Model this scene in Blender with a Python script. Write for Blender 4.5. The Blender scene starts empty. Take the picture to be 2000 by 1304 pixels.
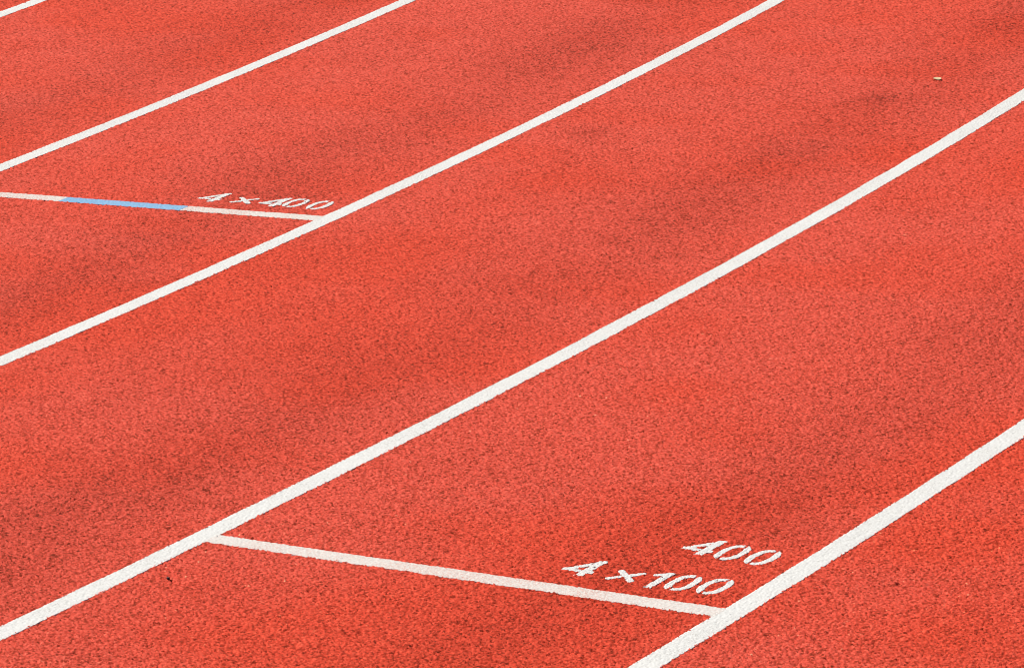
import bpy, math
import numpy as np
from mathutils import Matrix, Vector

# ------------------------------------------------------------------ camera
scene = bpy.context.scene
C = scene.collection
CAM_H = 2.6853
F_PX = 8831.56                      # focal length in pixels of a 2000 px wide frame
PITCH = 0.257761                    # looking down
ROLL = -0.0465083
cam_data = bpy.data.cameras.new('camera')
cam = bpy.data.objects.new('camera', cam_data)
C.objects.link(cam)
scene.camera = cam
cam_data.sensor_fit = 'HORIZONTAL'
cam_data.sensor_width = 36.0
cam_data.lens = F_PX / 2000.0 * 36.0
cam_data.shift_x = -38.64 / 2000.0
cam_data.shift_y = -1.79 / 2000.0
cam_data.clip_start = 0.1
cam_data.clip_end = 2000.0
cam.matrix_world = (Matrix.Translation((0, 0, CAM_H))
                    @ Matrix.Rotation(math.pi / 2 - PITCH, 4, 'X')
                    @ Matrix.Rotation(ROLL, 4, 'Z'))

# ------------------------------------------------------------------ sky and sun
SUN_EL = math.radians(45)
SUN_AZ = math.radians(-50)          # compass angle of the sun, 0 = +Y, clockwise
world = bpy.data.worlds.new('World')
scene.world = world
world.use_nodes = True
wn = world.node_tree.nodes
wl = world.node_tree.links
sky = wn.new('ShaderNodeTexSky')
sky.sky_type = 'NISHITA'
sky.sun_disc = False
sky.sun_elevation = SUN_EL
sky.sun_rotation = SUN_AZ
bg = wn['Background']
bg.inputs['Strength'].default_value = 0.05
wl.new(sky.outputs[0], bg.inputs['Color'])

sun_data = bpy.data.lights.new('sun', 'SUN')
sun_data.energy = 4.7
sun_data.angle = math.radians(0.5)
sun_data.color = (1.0, 0.955, 0.885)
sun = bpy.data.objects.new('sun', sun_data)
C.objects.link(sun)
sdir = Vector((math.sin(SUN_AZ) * math.cos(SUN_EL), math.cos(SUN_AZ) * math.cos(SUN_EL), math.sin(SUN_EL)))
sun.rotation_euler = sdir.to_track_quat('Z', 'Y').to_euler()
sun.location = (-8, 18, 20)

scene.view_settings.view_transform = 'Standard'
scene.view_settings.look = 'None'
scene.view_settings.exposure = 0.08
scene.view_settings.gamma = 1.0
scene.cycles.filter_width = 1.0     # crisp lens: the crumb stays sharp

# ------------------------------------------------------------------ the bend of the track
CX, CY = -36.8370, 30.8826          # centre of the bend
R1 = 38.7583                        # radius of the innermost line in view
LANE = 1.22
R_LINE = [R1 + k * LANE + o for k, o in enumerate((-0.00977, 0.01706, -0.00144, -0.00167, -0.00418))]
LINE_W = 0.0545
TH_NEAR = -0.5504424                # start line of the outer lane
TH_FAR = -0.4916452                 # start line of the inner lane

rng = np.random.default_rng(7)

# ------------------------------------------------------------------ the granule relief, a function of the place on the ground
N_T = 2048
T_jx = rng.random((N_T, N_T), dtype=np.float32)
T_jy = rng.random((N_T, N_T), dtype=np.float32)
T_h = rng.random((N_T, N_T), dtype=np.float32)
T_r = rng.random((N_T, N_T), dtype=np.float32)


def granules(x, y, g, seed):
    """height 0..1 of packed rubber crumbs of mean spacing g; also a random number per crumb"""
    u = x / g + seed * 37.17
    v = y / g + seed * 11.73
    iu = np.floor(u).astype(np.int64)
    iv = np.floor(v).astype(np.int64)
    best = np.full(u.shape, -9.0, np.float32)
    ident = np.zeros(u.shape, np.float32)
    for a in (-1, 0, 1):
        for b in (-1, 0, 1):
            ia = (iu + a) % N_T
            ib = (iv + b) % N_T
            dx = u - (iu + a + T_jx[ia, ib])
            dy = v - (iv + b + T_jy[ia, ib])
            ang = T_r[ia, ib] * 6.283
            ca, sa = np.cos(ang), np.sin(ang)
            p = (ca * dx + sa * dy) * 0.82
            q = (-sa * dx + ca * dy) * 1.25
            hh = 0.45 + 0.55 * T_h[ia, ib] - 0.95 * (p * p + q * q)
            w = hh > best
            best[w] = hh[w]
            ident[w] = T_h[ib, ia][w]
    return np.clip(best, -0.5, 1.0), ident


def vnoise(x, y, s, seed):
    """smooth value noise 0..1 at scale s metres"""
    u = x / s + seed * 17.31
    v = y / s + seed * 7.77
    iu = np.floor(u).astype(np.int64)
    iv = np.floor(v).astype(np.int64)
    fu = (u - iu).astype(np.float32)
    fv = (v - iv).astype(np.float32)
    fu = fu * fu * (3 - 2 * fu)
    fv = fv * fv * (3 - 2 * fv)
    t = T_h
    a = t[iu % N_T, iv % N_T]
    b = t[(iu + 1) % N_T, iv % N_T]
    c = t[iu % N_T, (iv + 1) % N_T]
    d = t[(iu + 1) % N_T, (iv + 1) % N_T]
    return (a * (1 - fu) + b * fu) * (1 - fv) + (c * (1 - fu) + d * fu) * fv


RELIEF = 0.0082


def relief(x, y):
    h1, ident = granules(x, y, 0.0038, 1)
    h2, _ = granules(x, y, 0.0021, 2)
    h3, _ = granules(x, y, 0.0085, 3)      # clumps and pits
    h = 0.74 * h1 + 0.18 * h2 + 0.24 * h3 - 0.05
    return RELIEF * (h - 0.6), ident


def lane_coords(x, y):
    r = np.hypot(x - CX, y - CY)
    a = np.arctan2(y - CY, x - CX)
    return r - R1, (a - TH_NEAR) * (R1 + 2.4)


# dirt worn into the outer half of every lane, broken up by patches, and a few rubbed scuffs
SCUFFS = [(1.02, 12.62, 0.055, 0.075, 0.75), (0.20, 12.35, 0.05, 0.07, 0.55), (0.45, 8.72, 0.10, 0.14, 0.25),
          (-0.62, 11.7, 0.10, 0.16, 0.25)]


def blotch(x, y):
    c, s = lane_coords(x, y)
    f = (c / LANE) % 1.0
    band = np.exp(-((f - 0.73) / 0.17) ** 2)
    n = (0.45 * vnoise(c * 2.2, s, 0.80, 3) + 0.30 * vnoise(c * 1.5, s, 0.33, 4)
         + 0.25 * vnoise(c, s, 0.11, 5))
    d = band * (0.24 + np.clip((n - 0.28) * 0.5, 0, 0.20)) + np.clip((n - 0.50) * 0.5, 0, 0.10)
    for px, py, sx, sy, k in SCUFFS:
        m = np.exp(-((x - px) / sx) ** 2 - ((y - py) / sy) ** 2)
        d = d + k * m * (0.3 + 1.2 * vnoise(x, y, 0.02, 13))
    return np.clip(d * 0.66, 0, 1)


# patches where the rubber kept more of its orange red
FRESH = [(-0.35, 8.05, 0.42, 0.38, 0.35), (0.62, 7.95, 0.32, 0.45, 0.25), (-1.30, 14.4, 0.30, 0.55, 0.20)]


def warm(x, y):
    c, s = lane_coords(x, y)
    w = 0.6 * vnoise(c * 1.5, s, 0.9, 8) + 0.4 * vnoise(c, s, 0.25, 9)
    for px, py, sx, sy, k in FRESH:
        w = w + k * np.exp(-((x - px) / sx) ** 2 - ((y - py) / sy) ** 2)
    return w


# ------------------------------------------------------------------ helpers
def mesh_object(name, verts, faces, mat, attrs=None, parent=None):
    me = bpy.data.meshes.new(name)
    verts = np.ascontiguousarray(verts, np.float32)
    faces = np.ascontiguousarray(faces, np.int32)
    nf, k = faces.shape
    me.vertices.add(len(verts))
    me.vertices.foreach_set('co', verts.ravel())
    me.loops.add(nf * k)
    me.loops.foreach_set('vertex_index', faces.ravel())
    me.polygons.add(nf)
    me.polygons.foreach_set('loop_start', np.arange(0, nf * k, k, dtype=np.int32))
    me.update(calc_edges=True)
    for key, val in (attrs or {}).items():
        at = me.attributes.new(key, 'FLOAT', 'POINT')
        at.data.foreach_set('value', np.ascontiguousarray(val, np.float32))
    me.polygons.foreach_set('use_smooth', np.ones(nf, bool))
    me.materials.append(mat)
    o = bpy.data.objects.new(name, me)
    C.objects.link(o)
    if parent:
        o.parent = parent
    return o


def tag(o, label, cat, group=None):
    o['label'] = label
    o['category'] = cat
    if group:
        o['group'] = group


def grid_faces(nu, nv, base=0):
    i = np.arange(nu - 1)[:, None] * nv + np.arange(nv - 1)[None, :]
    f = np.stack([i, i + nv, i + nv + 1, i + 1], -1).reshape(-1, 4)
    return f + base


class Nodes:
    def __init__(self, name):
        self.m = bpy.data.materials.new(name)
        self.m.use_nodes = True
        self.t = self.m.node_tree
        self.b = self.t.nodes['Principled BSDF']

    def new(self, kind, **kw):
        n = self.t.nodes.new(kind)
        for k, v in kw.items():
            setattr(n, k, v)
        return n

    def link(self, a, b):
        self.t.links.new(a, b)

    def attr(self, name):
        return self.new('ShaderNodeAttribute', attribute_name=name).outputs['Fac']

    def ramp(self, fac, stops):
        r = self.new('ShaderNodeValToRGB')
        e = r.color_ramp.elements
        while len(e) < len(stops):
            e.new(0.5)
        for el, (p, c) in zip(e, stops):
            el.position = p
            el.color = (*c, 1) if len(c) == 3 else c
        self.link(fac, r.inputs[0])
        return r.outputs[0]

    def mix(self, fac, a, b, mode='MIX'):
        n = self.new('ShaderNodeMix', data_type='RGBA', blend_type=mode)
        for sock, v in ((n.inputs[0], fac), (n.inputs[6], a), (n.inputs[7], b)):
            if hasattr(v, 'is_output'):
                self.link(v, sock)
            elif isinstance(v, (int, float)):
                sock.default_value = v
            else:
                sock.default_value = (*v, 1)
        return n.outputs[2]

    def noise(self, scale, detail=2.0, rough=0.5):
        n = self.new('ShaderNodeTexNoise')
        n.inputs['Scale'].default_value = scale
        n.inputs['Detail'].default_value = detail
        n.inputs['Roughness'].default_value = rough
        g = self.new('ShaderNodeNewGeometry')
        self.link(g.outputs['Position'], n.inputs['Vector'])
        return n.outputs['Fac']


# ------------------------------------------------------------------ materials
def track_material():
    n = Nodes('red_rubber_track')
    dirt = n.attr('dirt')
    sub = n.new('ShaderNodeMath', operation='MULTIPLY_ADD')
    n.link(dirt, sub.inputs[0]); sub.inputs[1].default_value = -0.30
    n.link(n.attr('crumb'), sub.inputs[2])
    crumb = n.ramp(sub.outputs[0], [(0.0, (0.25, 0.028, 0.010)), (0.20, (0.47, 0.050, 0.022)), (0.5, (0.69, 0.077, 0.046)),
                                    (0.9, (0.79, 0.116, 0.072)), (0.985, (0.82, 0.15, 0.095)), (1.0, (0.84, 0.46, 0.26))])
    w = n.ramp(n.attr('warm'), [(0.36, (0, 0, 0)), (0.68, (1, 1, 1))])
    c = n.mix(w, crumb, n.mix(1.0, crumb, (1.0, 0.80, 0.62), 'MULTIPLY'))
    c = n.mix(dirt, c, n.mix(1.0, c, (0.68, 0.55, 0.48), 'MULTIPLY'))
    n.link(c, n.b.inputs['Base Color'])
    n.b.inputs['Roughness'].default_value = 0.85
    n.b.inputs['Specular IOR Level'].default_value = 0.10
    n.b.inputs['Sheen Weight'].default_value = 0.10        # fine dust on the crumb
    n.b.inputs['Sheen Roughness'].default_value = 0.35
    n.b.inputs['Sheen Tint'].default_value = (1.0, 0.75, 0.62, 1)
    return n.m


def paint_material(name, col, worn, wear_lo, wear_hi):
    n = Nodes(name)
    wear = n.ramp(n.noise(330.0, 3.0, 0.65), [(wear_lo, (0, 0, 0)), (wear_hi, (1, 1, 1))])
    broad = n.ramp(n.attr('wear'), [(0.30, (0.35, 0.35, 0.35)), (0.65, (1, 1, 1))])
    fac = n.mix(1.0, wear, broad, 'MULTIPLY')
    grime = n.ramp(n.noise(55.0, 4.0, 0.6), [(0.35, (0.93, 0.93, 0.92)), (0.65, (1, 1, 1))])
    c = n.mix(1.0, n.mix(fac, col, worn), grime, 'MULTIPLY')
    n.link(c, n.b.inputs['Base Color'])
    n.b.inputs['Roughness'].default_value = 0.6
    n.b.inputs['Specular IOR Level'].default_value = 0.3
    return n.m


M_TRACK = track_material()
M_WHITE = paint_material('white_line_paint', (0.82, 0.81, 0.775), (0.40, 0.37, 0.33), 0.52, 0.68)
M_WORN = paint_material('worn_white_paint', (0.79, 0.765, 0.71), (0.66, 0.22, 0.15), 0.44, 0.68)
M_NUM = paint_material('stencil_white_paint', (0.80, 0.79, 0.755), (0.55, 0.40, 0.36), 0.58, 0.76)
M_BLUE = paint_material('blue_line_paint', (0.21, 0.44, 0.70), (0.38, 0.55, 0.72), 0.42, 0.70)

# ------------------------------------------------------------------ stencilled numerals
def seg(px, py, a, b, w):
    ax, ay = a
    bx, by = b
    dx, dy = bx - ax, by - ay
    t = np.clip(((px - ax) * dx + (py - ay) * dy) / (dx * dx + dy * dy), 0, 1)
    return np.hypot(px - ax - t * dx, py - ay - t * dy) - w


def sd_box(px, py, x0, x1, y0, y1):
    qx = np.abs(px - (x0 + x1) / 2) - (x1 - x0) / 2
    qy = np.abs(py - (y0 + y1) / 2) - (y1 - y0) / 2
    return np.maximum(qx, qy)


def glyph(ch, px, py):
    """signed distance (metres) of a stencil figure about 0.095 m tall, centred on its own origin"""
    if ch == '4':
        stem = sd_box(px, py, -0.0075, 0.0085, -0.047, 0.047)
        bar = sd_box(px, py, -0.05, 0.0175, -0.0265, -0.0145)
        right = np.minimum(stem, np.maximum(bar, -(px + 0.0075)))
        diag = seg(px, py, (-0.041, -0.0185), (0.004, 0.045), 0.0066)
        left = np.minimum(diag, bar)
        left = np.maximum(left, px + 0.0122)
        left = np.maximum(left, -0.0265 - py)
        top = np.maximum(diag, -(px + 0.0095))
        return np.minimum(np.minimum(left, right), top)
    if ch == '0':
        # upright oval ring with the two stencil bridges at top and bottom
        a, b = 0.0268, 0.0482
        def ell(a, b):
            n = 2.45                    # a little squarer than an ellipse
            u, v = np.abs(px) / a, np.abs(py) / b
            k = (u ** n + v ** n + 1e-9) ** (1 / n)
            g = np.hypot((u / k) ** (n - 1) / a, (v / k) ** (n - 1) / b) + 1e-9
            return (k - 1) / g
        ring = np.maximum(ell(a, b), -ell(a - 0.0128, b - 0.0128))
        return np.maximum(ring, 0.0042 - np.abs(px - 0.006 * np.sign(py)))
    if ch == '1':
        stem = sd_box(px, py, -0.0065, 0.0070, -0.048, 0.048)
        flag = seg(px, py, (-0.021, 0.026), (0.002, 0.043), 0.0055)
        return np.minimum(stem, flag)
    return np.minimum(seg(px, py, (-0.024, -0.025), (0.024, 0.025), 0.0060),
                      seg(px, py, (-0.024, 0.024), (0.025, -0.023), 0.0060))


RA = R1 + 4 * LANE
RB = R1 + 2 * LANE
LETTERING = [
    ('white stencilled 400, the upper of the two markings beside the nearest lane line', TH_NEAR, RA,
     [('4', -0.2375, 0.339), ('0', -0.1825, 0.330), ('0', -0.1130, 0.324)], -0.05),
    ('white stencilled 4x100 just above the worn near start line', TH_NEAR, RA,
     [('4', -0.389, 0.132), ('x', -0.3025, 0.1178), ('1', -0.229, 0.1205), ('0', -0.179, 0.1245), ('0', -0.112, 0.129)], -0.02),
    ('white stencilled 4x400 just above the start line with the blue band', TH_FAR, RB,
     [('4', -0.411, 0.137), ('x', -0.325, 0.1275), ('4', -0.222, 0.136), ('0', -0.1755, 0.1425), ('0', -0.1003, 0.138)], -0.02),
]
BOLD = 0.0016                       # the sprayed figures spread a little past the stencil
CROSS_HALF = 0.0250
CROSS = [(TH_NEAR, -0.008986, R1 + 3.5 * LANE, R_LINE[3], R_LINE[4]),
         (TH_FAR, 0.010562, R1 + 1.5 * LANE, R_LINE[1], R_LINE[2])]


def under_paint(x, y):
    """where paint has filled the crumb, so the rubber lies just beneath it"""
    px, py = x - CX, y - CY
    r = np.hypot(px, py)
    hit = np.zeros(x.shape, bool)
    for rl in R_LINE:
        hit |= np.abs(r - rl) < LINE_W / 2 - 0.0030
    for th, sk, rm, r0, r1 in CROSS:
        ex, ey = math.cos(th) * rm, math.sin(th) * rm
        dx, dy = math.cos(th + sk), math.sin(th + sk)
        a = (px - ex) * dx + (py - ey) * dy + rm
        t = -(px - ex) * dy + (py - ey) * dx
        hit |= (np.abs(t) < CROSS_HALF - 0.0022) & (a > r0) & (a < r1)
    for _, th, rr, marks, rot in LETTERING:
        e = np.array([math.cos(th), math.sin(th)])
        lx = px * e[0] + py * e[1] - rr
        ly = -px * e[1] + py * e[0]
        box = np.nonzero((lx > -0.52) & (lx < -0.03) & (ly > 0.03) & (ly < 0.42))[0]
        bx, by = lx[box], ly[box]
        ca, sa = math.cos(rot), math.sin(rot)
        for ch, cx, cy in marks:
            gx = ca * (bx - cx) + sa * (by - cy)
            gy = -sa * (bx - cx) + ca * (by - cy)
            near = (np.abs(gx) < 0.065) & (np.abs(gy) < 0.065)
            hit[box[near]] |= (glyph(ch, gx[near], gy[near]) - BOLD) < -0.0022
    return hit


# ------------------------------------------------------------------ the track surface
# close-meshed where it is near, wider apart farther out, then plain sheet all round
Y0, Y1 = 7.15, 15.6
ys = [Y0]
while ys[-1] < Y1:
    ys.append(ys[-1] + 0.0025 * max(1.0, (ys[-1] / 8.0) ** 1.3))
ys = np.array(ys)
HALF = 0.155
nx = 1150
tx = np.linspace(-HALF, HALF, nx)
YY, TT = np.meshgrid(ys, tx, indexing='ij')
jit = 0.0006
XX = TT * (YY + 1.0) + (rng.random(YY.shape) - 0.5) * jit
YY = YY + (rng.random(YY.shape) - 0.5) * jit
XX[:, 0] = tx[0] * (ys + 1.0); XX[:, -1] = tx[-1] * (ys + 1.0)
x = XX.ravel(); y = YY.ravel()
z, crumb = relief(x, y)
filled = under_paint(x, y)
z[filled] = 0.24 * z[filled] - 0.003
fine = np.stack([x, y, z], 1)
ff = grid_faces(len(ys), nx)
ff = ff[:, ::-1]
# outer sheet joined round the fine patch
corner = np.array([[tx[0] * (Y0 + 1), Y0], [tx[-1] * (Y0 + 1), Y0],
                   [tx[-1] * (ys[-1] + 1), ys[-1]], [tx[0] * (ys[-1] + 1), ys[-1]]])
ov, of = [], []
nb = len(fine)
ring_prev = corner
rings = [corner]
for k in (1.6, 3.0, 7.0, 20.0, 60.0):
    ctr = corner.mean(0)
    rings.append(ctr + (corner - ctr) * k)
NS = 24
for rg in rings:
    for j in range(4):
        a, b = rg[j], rg[(j + 1) % 4]
        for s in range(NS):
            ov.append(a + (b - a) * s / NS)
ov = np.array(ov)
ov3 = np.column_stack([ov, np.full(len(ov), -0.0008)])
m = 4 * NS
for r in range(len(rings) - 1):
    for j in range(m):
        of.append((nb + r * m + j, nb + (r + 1) * m + j, nb + (r + 1) * m + (j + 1) % m, nb + r * m + (j + 1) % m))
allv = np.concatenate([fine, ov3])
allf = np.concatenate([ff, np.array(of)])
ax, ay = allv[:, 0], allv[:, 1]
crumb = np.concatenate([crumb, np.full(len(ov), 0.5, np.float32)])
track = mesh_object('running_track', allv, allf, M_TRACK,
                    {'crumb': crumb, 'dirt': blotch(ax, ay), 'warm': warm(ax, ay)})
track['kind'] = 'structure'

# ------------------------------------------------------------------ painted markings
PAINT = 0.0006


def painted_z(x, y, lift=PAINT):
    """paint fills the hollows between the crumbs and lies level with them"""
    z, _ = relief(x, y)
    return 0.24 * z + lift


def wearmap(x, y):
    return 0.55 * vnoise(x, y, 0.22, 21) + 0.45 * vnoise(x, y, 0.07, 22)


def strip(name, P, T, N, half_w, mat, parent=None, rough=0.0012, lift=PAINT, na=29):
    """painted band: P centre points, N unit normals to them; ragged edges, skirt down to the rubber"""
    k = len(P)
    e1 = (vnoise(P[:, 0], P[:, 1], 0.006, 31) - 0.5) * 2 * rough + (vnoise(P[:, 0], P[:, 1], 0.09, 32) - 0.5) * 0.0035
    e2 = (vnoise(P[:, 0], P[:, 1], 0.006, 41) - 0.5) * 2 * rough + (vnoise(P[:, 0], P[:, 1], 0.09, 42) - 0.5) * 0.0035
    t = np.linspace(-1, 1, na)
    off = np.where(t[None, :] < 0, t[None, :] * (half_w + e1[:, None]), t[None, :] * (half_w + e2[:, None]))
    X = P[:, 0, None] + off * N[:, 0, None]
    Y = P[:, 1, None] + off * N[:, 1, None]
    x, y = X.ravel(), Y.ravel()
    Z = painted_z(x, y, lift).reshape(k, na)
    # fold the outermost rows down into the rubber so the paint has an edge
    Xs = np.concatenate([X[:, :1], X, X[:, -1:]], 1)
    Ys = np.concatenate([Y[:, :1], Y, Y[:, -1:]], 1)
    Zs = np.concatenate([Z[:, :1] - 0.0015, Z, Z[:, -1:] - 0.0015], 1)
    v = np.stack([Xs.ravel(), Ys.ravel(), Zs.ravel()], 1)
    f = grid_faces(k, na + 2)[:, ::-1]
    return mesh_object(name, v, f, mat, {'wear': wearmap(v[:, 0], v[:, 1])}, parent)


LINE_LABELS = [
    'short piece of white lane line cutting the top left corner of the track',
    'long thin white lane line above the short start line with the blue band',
    'white lane line that the blue and white start line runs into beside 4x400',
    'white lane line through the middle, where the worn start line begins at its left end',
    'widest nearest white lane line at lower right, beside the numerals 400 and 4x100',
]
for k, r in enumerate(R_LINE):
    s0, s1 = -3.2, 8.0
    a = TH_NEAR + np.arange(s0, s1, 0.0026) / r
    N = np.stack([np.cos(a), np.sin(a)], 1)
    P = np.array([CX, CY]) + r * N
    keep = (P[:, 1] > 7.2) & (P[:, 1] < 15.5) & (np.abs(P[:, 0]) < 0.152 * (P[:, 1] + 1))
    P, N = P[keep], N[keep]
    o = strip('lane_line', P, None, N, LINE_W / 2, M_WHITE)
    tag(o, LINE_LABELS[k], 'lane line', 'lane lines round the bend')


def radial(th, skew, r_mid, r0, r1, step=0.0024):
    """points of a start line across a lane"""
    e = np.array([math.cos(th), math.sin(th)])
    d = np.array([math.cos(th + skew), math.sin(th + skew)])
    n = np.array([-d[1], d[0]])
    q = np.arange(r0, r1, step)
    P = np.array([CX, CY]) + e * r_mid + d * (q - r_mid)[:, None]
    return P, np.repeat(n[None, :], len(P), 0)


edge = LINE_W / 2 - 0.006
P, N = radial(TH_NEAR, -0.008986, R1 + 3.5 * LANE, R_LINE[3] + edge, R_LINE[4] - edge)
o = strip('start_line', P, None, N, CROSS_HALF, M_WORN, rough=0.0016, lift=0.0007, na=25)
tag(o, 'worn pinkish white start line across the near lane, below 4x100', 'start line', 'start lines across the lanes')

root = bpy.data.objects.new('start_line', None)
C.objects.link(root)
pm, _ = radial(TH_FAR, 0.010562, R1 + 1.5 * LANE, R_LINE[2], R_LINE[2] + 0.004)
root.location = (pm[0, 0], pm[0, 1], 0)
tag(root, 'white start line with a light blue band across the far lane, below 4x400', 'start line',
    'start lines across the lanes')
for (nm, a, b, mt) in (('white_band', R_LINE[1] + edge, RB - 0.814, M_WORN), ('blue_band', RB - 0.814, RB - 0.436, M_BLUE),
                       ('white_band', RB - 0.436, R_LINE[2] - edge, M_WORN)):
    P, N = radial(TH_FAR, 0.010562, R1 + 1.5 * LANE, a, b)
    o = strip(nm, P, None, N, CROSS_HALF, mt, rough=0.0014, lift=0.0007, na=25)
    o.parent = root
    o.matrix_parent_inverse = Matrix.Translation(-root.location)
    if nm == 'blue_band':
        o['label'] = 'light blue painted band'


def numeral(ch, name, cx, cy, rot, frame, parent):
    (ox, oy), e, n = frame
    st = 0.0010
    gx = np.arange(-0.062, 0.040, st)
    gy = np.arange(-0.060, 0.060, st)
    PX, PY = np.meshgrid(gx, gy, indexing='ij')
    ca, sa = math.cos(rot), math.sin(rot)
    LX = cx + ca * PX - sa * PY
    LY = cy + sa * PX + ca * PY
    WX = ox + LX * e[0] + LY * n[0]
    WY = oy + LX * e[1] + LY * n[1]
    d = glyph(ch, PX, PY) - BOLD
    d = d + (vnoise(WX, WY, 0.004, 51) - 0.5) * 0.0018 + (vnoise(WX, WY, 0.012, 52) - 0.5) * 0.0014
    hole = vnoise(WX, WY, 0.0042, 53) * 0.6 + vnoise(WX, WY, 0.011, 54) * 0.4
    inside = (d < 0) & (hole < 0.86)
    nu, nv = PX.shape
    cells = inside[:-1, :-1] & inside[1:, :-1] & inside[1:, 1:] & inside[:-1, 1:]
    f = grid_faces(nu, nv).reshape(nu - 1, nv - 1, 4)[cells]
    used, inv = np.unique(f.ravel(), return_inverse=True)
    x, y = WX.ravel()[used], WY.ravel()[used]
    z = painted_z(x, y, 0.0008)
    f = inv.reshape(-1, 4)
    # give the paint its thickness: copy the sheet below and wall the outline
    nvt = len(x)
    ed = np.concatenate([f[:, [0, 1]], f[:, [1, 2]], f[:, [2, 3]], f[:, [3, 0]]])
    key = ed[:, 0] * nvt + ed[:, 1]
    rev = ed[:, 1] * nvt + ed[:, 0]
    b = ed[~np.isin(key, rev)]
    walls = np.stack([b[:, 1], b[:, 0], b[:, 0] + nvt, b[:, 1] + nvt], 1)
    v = np.concatenate([np.stack([x, y, z], 1), np.stack([x, y, z - 0.0012], 1)])
    faces = np.concatenate([f, walls])
    o = mesh_object(name, v, faces, M_NUM, {'wear': wearmap(v[:, 0], v[:, 1])}, parent)
    o.matrix_parent_inverse = Matrix.Translation(-parent.location)
    return o


NAMES = {'4': 'numeral_four', '0': 'numeral_zero', '1': 'numeral_one', 'x': 'times_sign'}


def lettering(label, th, r_ref, marks, rot):
    e = np.array([math.cos(th), math.sin(th)])
    n = np.array([-e[1], e[0]])
    o = np.array([CX, CY]) + e * r_ref
    root = bpy.data.objects.new('painted_numerals', None)
    C.objects.link(root)
    mx = np.mean([m[1] for m in marks]); my = np.mean([m[2] for m in marks])
    p = o + e * mx + n * my
    root.location = (p[0], p[1], 0)
    tag(root, label, 'numerals', 'stencilled race numerals')
    for ch, a, b in marks:
        numeral(ch, NAMES[ch], a, b, rot, (o, e, n), root)


for label, th, r_ref, marks, rot in LETTERING:
    lettering(label, th, r_ref, marks, rot)


# ------------------------------------------------------------------ bits lying on the track
def plain(name, col, rough=0.7):
    n = Nodes(name)
    c = n.ramp(n.noise(400.0, 3.0), [(0.3, tuple(v * 0.75 for v in col)), (0.7, col)])
    n.link(c, n.b.inputs['Base Color'])
    n.b.inputs['Roughness'].default_value = rough
    return n.m


def lump(name, x, y, sx, sy, sz, rot, mat, seed):
    """small irregular stone or husk resting on the crumb"""
    r = np.random.default_rng(seed)
    nu, nv = 14, 9
    V = []
    for i in range(nu):
        for j in range(nv):
            a = 2 * math.pi * i / nu
            b = math.pi * j / (nv - 1)
            V.append((math.cos(a) * math.sin(b), math.sin(a) * math.sin(b), math.cos(b)))
    V = np.array(V)
    k = 1 + 0.22 * np.sin(3 * V[:, 0] + r.random() * 6) * np.cos(2.3 * V[:, 1] + r.random() * 6) + 0.12 * np.sin(5 * V[:, 2] + 3 * V[:, 1])
    V = V * k[:, None] * [sx, sy, sz]
    F = []
    for i in range(nu):
        for j in range(nv - 1):
            F.append((i * nv + j, i * nv + j + 1, ((i + 1) % nu) * nv + j + 1, ((i + 1) % nu) * nv + j))
    o = mesh_object(name, V, np.array(F), mat)
    o.location = (x, y, sz * 0.8 + 0.001)
    o.rotation_euler = (0, 0, rot)
    return o


def leaf(name, x, y, ln, wd, rot, mat):
    """dry curled leaf: pointed oval with a raised midrib and some thickness"""
    nu, nv = 19, 9
    u = np.linspace(-1, 1, nu)
    v = np.linspace(-1, 1, nv)
    U, Vv = np.meshgrid(u, v, indexing='ij')
    wdt = (1 - np.abs(U) ** 2.2) ** 0.8 * (1 - 0.15 * U)
    X = U * ln / 2
    Y = Vv * wdt * wd / 2
    Z = 0.0006 + 0.0008 * Vv ** 2 + 0.0008 * U ** 2 - 0.0012 * np.exp(-(Vv / 0.15) ** 2)
    top = np.stack([X.ravel(), Y.ravel(), Z.ravel()], 1)
    bot = top - [0, 0, 0.0006]
    f = grid_faces(nu, nv)
    o = mesh_object(name, np.concatenate([top, bot]), np.concatenate([f, f[:, ::-1] + len(top)]), mat)
    o.location = (x, y, 0.0026)
    o.rotation_euler = (0, 0, rot)
    return o


M_LEAF = plain('dry_leaf', (0.80, 0.62, 0.34))
M_DARK = plain('black_crumb', (0.012, 0.010, 0.010))
M_PALE = plain('pale_grit', (0.72, 0.50, 0.33))
tag(leaf('dry_leaf', 1.2086, 12.8454, 0.024, 0.034, 0.2, M_LEAF), 'small pale yellow dry leaf lying alone at upper right', 'leaf')
tag(lump('black_pebble', -0.7314, 8.4271, 0.0031, 0.0042, 0.003, 0.3, M_DARK, 3),
    'tiny black pebble on the red track at lower left', 'pebble')
